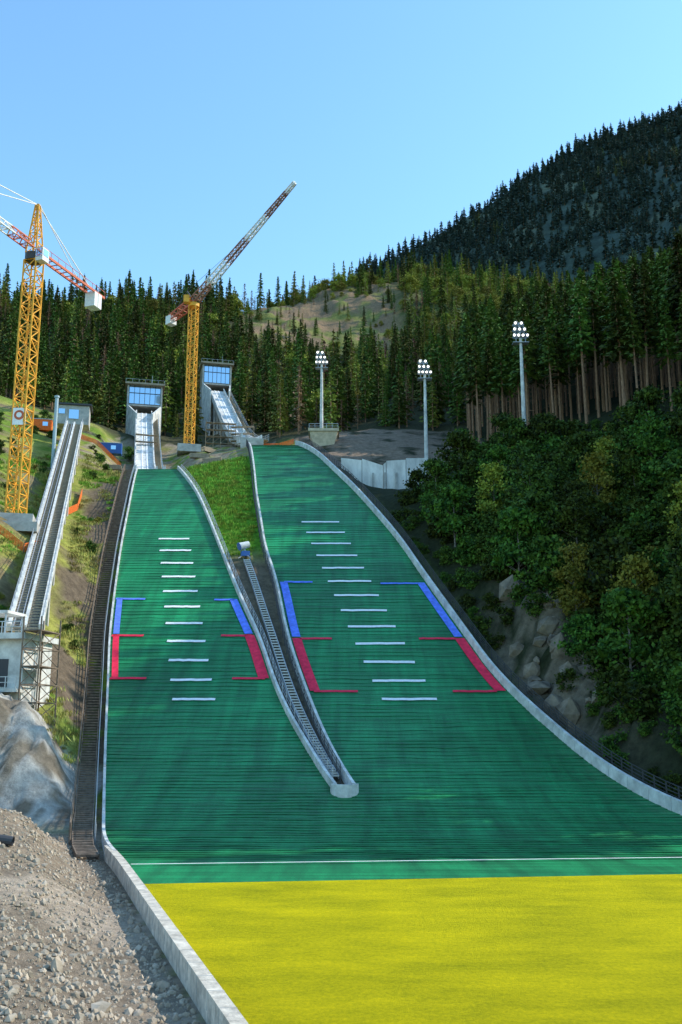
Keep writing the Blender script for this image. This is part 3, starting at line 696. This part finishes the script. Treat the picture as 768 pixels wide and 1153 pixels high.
# ------------------------------------------------------------ tree prototypes
def quads_obj(c,u,v):
    n=len(c); V=np.empty((n*4,3)); V[0::4]=c-u; V[1::4]=c+v; V[2::4]=c+u; V[3::4]=c-v
    return V
def to_mesh(name,mb,V,mats,fmi=1):
    nv=len(mb.v); allv=mb.v+V.tolist(); q=(np.arange(len(V)).reshape(-1,4)+nv).tolist()
    me=bpy.data.meshes.new(name); me.from_pydata(allv,[],mb.f+q)
    for m in mats: me.materials.append(m)
    me.polygons.foreach_set('material_index',mb.m+[fmi]*len(q)); me.update(); return me
def spruce(name,h,Rr,c0,levels,nb,ncl,fm,seed,size=1.0,tr=.28):
    g=np.random.default_rng(seed); mb=MB(); mb.tube((0,0,-1),(0,0,h*.55),tr,tr*.6,7,cap=False); mb.tube((0,0,h*.55),(0,0,h*.97),tr*.6,.03,6,cap=False)
    cs=[];us=[];vs=[]
    for i in range(levels):
        t=(i+g.random()*.7)/levels; z=h*(c0+(1-c0)*t); rad=Rr*(1-t)**.8*(.8+.35*g.random())+.15
        for k in range(nb):
            a=2*math.pi*(k+g.random())/nb; rr_=rad*(.55+.6*g.random()); zz=z+g.normal()*h/levels*.35
            if g.random()<.08: continue
            for s in range(ncl):
                f=(s+.6+g.random()*.4)/ncl
                p=np.array([math.cos(a)*rr_*f,math.sin(a)*rr_*f,zz-rr_*.38*f+.12*rr_*f*f])
                ln=(.42*rr_/ncl+.28)*size; wd=ln*.62
                d=np.array([math.cos(a),math.sin(a),-.45+g.normal()*.2]); d/=np.linalg.norm(d)
                tn=np.array([-math.sin(a),math.cos(a),g.normal()*.6]); tn/=np.linalg.norm(tn)
                cs.append(p+g.normal(size=3)*.12); us.append(d*ln*1.25); vs.append(tn*wd+np.array([0,0,-.1]))
                if g.random()<.5:
                    cs.append(p+np.array([0,0,-.25*ln])); us.append(np.array([d[0]*.3,d[1]*.3,-1])*ln*.7); vs.append(tn*wd)
    for k in range(5):
        a=k*1.26; cs.append(np.array([0,0,h*.965])); us.append(np.array([0,0,h*.035])); vs.append(np.array([math.cos(a),math.sin(a),0])*.18*size)
    if c0>.3:
        for k in range(16):
            a=g.random()*6.28; z=h*(c0*.4+c0*.6*g.random()); l=.6+g.random()*1.4
            mb.beam((0,0,z),(math.cos(a)*l,math.sin(a)*l,z-.2*l),.05)
    return to_mesh(name,mb,quads_obj(np.array(cs),np.array(us),np.array(vs)),[bark,fm])
def decid(name,h,Rr,nclump,nleaf,fm,seed,leaf=.28,trunk=True,bk=None):
    g=np.random.default_rng(seed); mb=MB(); cs=[];us=[];vs=[]
    if trunk:
        mb.tube((0,0,-1),(.1,.1,h*.5),.16,.1,7,cap=False); mb.tube((.1,.1,h*.5),(0,.2,h*.92),.1,.02,6,cap=False)
    for i in range(nclump):
        a=g.random()*6.28; t=g.random(); zz=h*((.2 if trunk else .1)+(.77 if trunk else .8)*t)
        env=Rr*(math.sin(math.pi*min(1,.12+.85*t))**.7); q=env*math.sqrt(g.random())*(.75+.5*g.random())
        c=np.array([math.cos(a)*q,math.sin(a)*q,zz]); cr_=Rr*(.2+.22*g.random())
        mb.tube((0,0,max(0,zz-q*.7)) ,tuple(c),.04,.012,4,cap=False)
        p=g.normal(size=(nleaf,3))*cr_*np.array([.7,.7,.5])+c
        u=g.normal(size=(nleaf,3)); u/=np.linalg.norm(u,axis=1)[:,None]; w=g.normal(size=(nleaf,3)); w-=u*(w*u).sum(1)[:,None]; w/=np.linalg.norm(w,axis=1)[:,None]
        sz=leaf*(.6+.8*g.random((nleaf,1))); cs.append(p);us.append(u*sz);vs.append(w*sz*.65)
    return to_mesh(name,mb,quads_obj(np.concatenate(cs),np.concatenate(us),np.concatenate(vs)),[bk or barkw,fm])
def coll(name,meshes):
    c=bpy.data.collections.new(name)
    for me in meshes: c.objects.link(bpy.data.objects.new(me.name,me))
    return c
sp_a=spruce('a_spruce',24,4.0,.06,24,9,4,f_sp,1); sp_b=spruce('b_spruce',21,3.2,.12,22,8,4,f_sp,2); sp_c=spruce('c_spruce',26,3.4,.18,24,8,4,f_sp,3)
la=spruce('d_larch',21,3.6,.1,18,7,4,f_la,4,.9); dr=spruce('e_dry_spruce',20,3.0,.15,17,6,3,f_br,5,.7); de=decid('f_deciduous',13,4.6,30,70,f_ye,6,.4)
C_mid=coll('mixed_forest_trees',[sp_a,sp_b,sp_c,la,dr,de])
ta=spruce('a_tall_spruce',33,3.4,.52,20,9,4,f_sp,11,1.0,.38); tb=spruce('b_tall_spruce',30,3.0,.6,16,8,4,f_sp,12,1.0,.34); tcx=spruce('c_tall_spruce',34,3.8,.46,22,9,4,f_sp,13,1.05,.4)
C_tall=coll('tall_forest_trees',[ta,tb,tcx])
fa=spruce('a_far_spruce',22,4.6,.05,11,6,2,f_haze,21,1.8); fb=spruce('b_far_spruce',19,4.0,.1,10,6,2,f_haze,22,1.8); fc=spruce('c_far_larch',18,3.8,.1,10,6,2,foliage('distant_larch_needles',(.08,.12,.05),(.17,.2,.09)),23,1.6)
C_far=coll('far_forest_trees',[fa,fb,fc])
ba=decid('a_bush',3.6,2.4,16,70,f_de,31,.26,False); bb=decid('b_bush',4.6,2.2,16,70,f_de,32,.26,False); bc=decid('c_small_tree',9,3.0,28,80,f_de,33,.29,True); bd=decid('d_yellow_bush',3.2,2.0,12,70,f_ye,34,.24,False)
C_bush=coll('bank_shrubs',[ba,bb,bc,bd])
def instancer(name,pts,sc,ix,c):
    me=bpy.data.meshes.new(name); me.from_pydata(np.asarray(pts).tolist(),[],[])
    n=len(pts)
    for nm,tp,dat in(('sc','FLOAT',np.asarray(sc,np.float32)),('rz','FLOAT',(rng.random(n)*6.28).astype(np.float32)),('ix','INT',np.asarray(ix,np.int32))):
        at=me.attributes.new(nm,tp,'POINT'); at.data.foreach_set('value',dat)
    o=link(bpy.data.objects.new(name,me)); ng=bpy.data.node_groups.new(name+'_scatter','GeometryNodeTree')
    ng.interface.new_socket('Geometry',in_out='INPUT',socket_type='NodeSocketGeometry'); ng.interface.new_socket('Geometry',in_out='OUTPUT',socket_type='NodeSocketGeometry')
    N_=ng.nodes; gi=N_.new('NodeGroupInput'); go=N_.new('NodeGroupOutput'); ip=N_.new('GeometryNodeInstanceOnPoints'); ci=N_.new('GeometryNodeCollectionInfo')
    ci.inputs['Collection'].default_value=c; ci.inputs['Separate Children'].default_value=True; ci.inputs['Reset Children'].default_value=True
    def na(nm,t): q=N_.new('GeometryNodeInputNamedAttribute'); q.data_type=t; q.inputs['Name'].default_value=nm; return q.outputs['Attribute']
    cx=N_.new('ShaderNodeCombineXYZ'); er=N_.new('FunctionNodeEulerToRotation'); L_=ng.links
    L_.new(gi.outputs[0],ip.inputs['Points']); L_.new(ci.outputs[0],ip.inputs['Instance']); ip.inputs['Pick Instance'].default_value=True
    L_.new(na('ix','INT'),ip.inputs['Instance Index']); L_.new(na('rz','FLOAT'),cx.inputs[2]); L_.new(cx.outputs[0],er.inputs[0]); L_.new(er.outputs[0],ip.inputs['Rotation'])
    L_.new(na('sc','FLOAT'),ip.inputs['Scale']); L_.new(ip.outputs[0],go.inputs[0])
    md=o.modifiers.new('scatter','NODES'); md.node_group=ng; return o
def jitter(x0,x1,y0,y1,sp):
    X,Y=np.meshgrid(np.arange(x0,x1,sp),np.arange(y0,y1,sp)); X=X.ravel()+rng.uniform(-.48,.48,X.size)*sp; Y=Y.ravel()+rng.uniform(-.48,.48,Y.size)*sp
    return X,Y
X,Y=jitter(-330,330,250,680,6.8)
keep=(np.abs(X)<.48*Y+20)
s1=np.abs(X-(-42.4-.225*(Y-206))); s2=np.abs(X-(-22.5-.244*(Y-237)))
keep&=~((s1<10)&(Y<297)); keep&=~((s2<9)&(Y<336)); keep&=~((X>-72)&(X<-15)&(Y<268)); keep&=~((X>-16)&(X<34)&(Y<262))
keep&=~((X<-60)&(Y<262+fbm(X/10,Y/10,2)*8))
clear=(X>-55+fbm(X/20,Y/20,4)*14)&(X<28)&(Y>476+fbm(X/12,Y/12,6)*18)&(Y<578)
keep&=~(clear&(rng.random(len(X))>.26))
keep&=~((X>30)&(X<130)&(Y>470)&(Y<640)&(rng.random(len(X))>.65))
keep&=~((X>.135*Y)&(Y<330)); keep&=(fbm(X/16,Y/16,88)>-.42)
X=X[keep];Y=Y[keep]; Z=H(X,Y)-.3; u=rng.random(len(X)); br=fbm(X/30,Y/30,77)
ix=np.where(u<.28,0,np.where(u<.54,1,np.where(u<.78,2,3)))
ix=np.where((u>.86)&(rng.random(len(X))<.25),4,ix); ix=np.where((Y>440)&(X>-70)&(rng.random(len(X))<.4),3,ix); ix=np.where((Y>460)&(X>-70)&(rng.random(len(X))<.28),5,ix)
ix=np.where((br>.15)&(rng.random(len(X))<.25),4,ix); ix=np.where((br<-.15)&(rng.random(len(X))<.38),5,ix)
sc=rng.uniform(.42,1.15,len(X))*np.where((X>-60)&(X<35)&(Y>470)&(Y<585),.5,1)*np.where((X>-60)&(X<60)&(Y>410)&(Y<=476),.8,1)
sc=np.where(ix==5,sc*.85,sc)
instancer('mixed_forest',np.stack([X,Y,Z],1),sc,ix,C_mid)
X,Y=jitter(20,330,80,400,5.4)
k1=(X>.135*Y)&(X<.85*Y+20)&(Y>197-(X-40)*1.45)&(Y>94)
shade_trees=(X>.42*Y+4)&(X<95)&(Y>82+(X-42)*.22)&(Y<128)&(rng.random(len(X))<.9)  # second mask: unseen trees added off camera to shade the lower slope
keep=k1|shade_trees
X=X[keep];Y=Y[keep];Z=H(X,Y)-.3
front=(Y<197-(X-40)*1.45+9)&(X<75)&(Y>140)
fX,fY,fZ=X[front],Y[front],Z[front]
for i in range(len(fX)):
    o=link(bpy.data.objects.new('tall_spruce_tree',[ta,tb,tcx][i%3])); o.location=(fX[i],fY[i],fZ[i]); o.rotation_euler=(random.uniform(-.03,.03),random.uniform(-.03,.03),random.random()*6); s=random.uniform(.75,1.05); o.scale=(s,s,s)
nf=~front; n=nf.sum(); instancer('tall_spruce_forest',np.stack([X[nf],Y[nf],Z[nf]],1),rng.uniform(.65,1.08,n),rng.integers(0,3,n),C_tall)
X,Y=jitter(-60,900,760,1215,8.2); keep=(X<.47*Y+40)&(X>-.02*Y-60)&(rng.random(len(X))<.85+.6*fbm(X/50,Y/50,12))
X=X[keep];Y=Y[keep]; ix=np.where((fbm(X/45,Y/45,66)>.25)&(rng.random(len(X))<.4),2,rng.integers(0,2,len(X)))
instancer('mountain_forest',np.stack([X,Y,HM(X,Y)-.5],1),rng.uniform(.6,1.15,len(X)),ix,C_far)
X,Y=jitter(5,75,84,215,2.6)
keep=(X>BRt(Y)+2.3)&(Y<200-(X-40)*1.45)&~((X<24)&(Y>166+(X-5)*.6))&~((np.abs(X-24)<4)&(np.abs(Y-117)<8)&(rng.random(len(X))<.7))&(X<.42*Y+10)
keep&=~((X<32)&(Y>160)&(rng.random(len(X))<.35))
X=X[keep];Y=Y[keep]; u=rng.random(len(X)); ix=np.where(u<.42,0,np.where(u<.80,1,np.where(u<.93,2,3)))
nearedge=X<BRt(Y)+6; topband=Y>197-(X-40)*1.45-14
ix=np.where((nearedge|topband)&(ix==2),0,ix)
instancer('bank_shrubbery',np.stack([X,Y,H(X,Y)-.4],1),rng.uniform(.6,1.2,len(X))*np.where(nearedge|topband,.55,1),ix,C_bush)
bt=[decid('birch_crown_a',12,2.8,44,90,f_de,51,.25,True),decid('birch_crown_b',10,2.5,38,90,f_ye,52,.22,True),decid('birch_crown_c',11,3.2,44,90,f_de,53,.25,True)]
for i,(x,y) in enumerate([(34,112),(38,104),(43,118),(31,126),(45,110),(36,134),(44,134),(28,140),(38,96),(48,126),(34,148),(41,146),(24,150),(30,155),(29,120),(35,90)]):
    o=link(bpy.data.objects.new('birch_tree',bt[(i*2)%3] if i%4 else bt[1])); o.location=(x,y,float(H([x],[y])[0])-.3); o.rotation_euler=(0,0,i); s=random.uniform(.7,1.15); o.scale=(s,s,s*1.05)
X=np.concatenate([rng.uniform(-80,-50,90),rng.uniform(-44,-30,60),rng.uniform(-27,-24,10)]); Y=np.concatenate([rng.uniform(150,245,90),rng.uniform(112,200,60),rng.uniform(96,104,10)])
tx=-35-.245*(Y-109); keep=(np.abs(X-tx)>3.5)&(X<SLt(Y)-4); X=X[keep];Y=Y[keep]
instancer('hillside_bushes',np.stack([X,Y,H(X,Y)-.2],1),rng.uniform(.15,.5,len(X)),rng.integers(0,4,len(X)),C_bush)
def tuft(name,seed,fm):
    g=np.random.default_rng(seed); n=40; c=g.normal(size=(n,3))*np.array([.45,.45,.05]); c[:,2]=.18
    u=np.stack([g.normal(size=n)*.1,g.normal(size=n)*.1,.22+.15*g.random(n)],1); w=np.stack([g.normal(size=n),g.normal(size=n),np.zeros(n)],1); w=w/np.linalg.norm(w,axis=1)[:,None]*.05
    return to_mesh(name,MB(),quads_obj(c,u,w),[barkw,fm])
C_gr=coll('grass_tufts',[tuft('a_tuft',1,foliage('grass_blades',(.10,.22,.02),(.2,.36,.04))),tuft('b_tuft',2,foliage('dry_grass_blades',(.22,.23,.05),(.4,.38,.1)))])
X,Y=jitter(-62,-14,98,215,.95)
gp=(X>SRr(Y)+1.3)&(X<BLr(Y)-1.3)&(Y>152)&(Y<210)
keep=((X<SLt(Y)-3)&(np.abs(X-(-35-.245*(Y-109)))>2.8)&(fbm(X/4,Y/4,31)<.08))|gp; keep&=(X>-.42*Y-3)
gp=gp[keep]; X=X[keep];Y=Y[keep]; instancer('hillside_grass',np.stack([X,Y,H(X,Y)],1),rng.uniform(.5,1.4,len(X)),np.where(gp,0,(fbm(X/8,Y/8,21)>0)).astype(int),C_gr)
# gravel stones
g=np.random.default_rng(3)
phi=(1+5**.5)/2; iv=np.array([(-1,phi,0),(1,phi,0),(-1,-phi,0),(1,-phi,0),(0,-1,phi),(0,1,phi),(0,-1,-phi),(0,1,-phi),(phi,0,-1),(phi,0,1),(-phi,0,-1),(-phi,0,1)])/1.9
ifc=np.array([(0,11,5),(0,5,1),(0,1,7),(0,7,10),(0,10,11),(1,5,9),(5,11,4),(11,10,2),(10,7,6),(7,1,8),(3,9,4),(3,4,2),(3,2,6),(3,6,8),(3,8,9),(4,9,5),(2,4,11),(6,2,10),(8,6,7),(9,8,1)])
n=20000; yy=26+58*g.random(n)**1.2; xx=SLt(yy)-.3-g.random(n)**1.1*(4+.3*yy); zz=H(xx,yy)
szs=.03+.15*g.random(n)**4; szs[:90]*=2.4
V=iv[None]*(szs[:,None,None])*g.uniform(.6,1.3,(n,12,1))*g.uniform(.6,1.2,(n,1,3))+np.stack([xx,yy,zz+szs*.15],1)[:,None,:]
F=(ifc[None]+12*np.arange(n)[:,None,None]).reshape(-1,3)
me=bpy.data.meshes.new('gravel'); me.from_pydata(V.reshape(-1,3).tolist(),[],F.tolist()); me.materials.append(mat('gravel_stone',(.25,.2,.14),.9,col2=(.52,.43,.33),nscale=1.2)); link(bpy.data.objects.new('gravel',me))
g=np.random.default_rng(5); n=70; xx=24+g.normal(size=n)*3; yy=117+g.normal(size=n)*7; zz=H(xx,yy); s=.5+1.6*g.random(n)
k=xx>BRt(yy)+2.5; xx,yy,zz,s=xx[k],yy[k],zz[k],s[k]; n=len(xx)
V=iv[None]*s[:,None,None]*g.uniform(.7,1.2,(n,12,1))*g.uniform(.7,1.3,(n,1,3))+np.stack([xx,yy,zz],1)[:,None,:]
F=(ifc[None]+12*np.arange(n)[:,None,None]).reshape(-1,3)
me=bpy.data.meshes.new('rock_outcrop'); me.from_pydata(V.reshape(-1,3).tolist(),[],F.tolist()); me.materials.append(mat('bank_rock',(.10,.08,.06),.9,col2=(.28,.23,.17),nscale=.7,bump=.6)); link(bpy.data.objects.new('rock_outcrop',me))
# ------------------------------------------------------------ light
w=bpy.data.worlds.new('World'); scene.world=w; w.use_nodes=True; nt=w.node_tree; bg=nt.nodes['Background']
sky=nt.nodes.new('ShaderNodeTexSky'); sky.sky_type='NISHITA'; sky.sun_disc=False
ts=Vector((.79,.17,.60)).normalized(); el=math.asin(ts.z); azm=math.atan2(ts.x,ts.y)
sky.sun_elevation=el; sky.sun_rotation=azm; sky.air_density=1.3; sky.dust_density=.4; sky.ozone_density=2.6; sky.altitude=0
tint=nt.nodes.new('ShaderNodeMix'); tint.data_type='RGBA'; tint.blend_type='MULTIPLY'; tint.inputs[0].default_value=1
tint.inputs[7].default_value=(.72,.95,1.0,1)
nt.links.new(sky.outputs[0],tint.inputs[6]); nt.links.new(tint.outputs[2],bg.inputs[0]); bg.inputs[1].default_value=.32
sl=bpy.data.lights.new('sun','SUN'); sl.energy=5.0; sl.angle=R(.5); sl.color=(1,.92,.78); so=link(bpy.data.objects.new('sun',sl)); so.rotation_euler=(-ts).to_track_quat('-Z','Y').to_euler()
cam=bpy.data.cameras.new('camera'); co=link(bpy.data.objects.new('camera',cam)); co.location=(0,0,9.2); co.rotation_euler=(R(90+12.3),0,0)
cam.sensor_fit='VERTICAL'; cam.sensor_height=36; cam.lens=34.35; cam.clip_end=20000; cam.clip_start=.1; scene.camera=co
scene.view_settings.view_transform='Standard'; scene.view_settings.look='None'; scene.view_settings.exposure=0
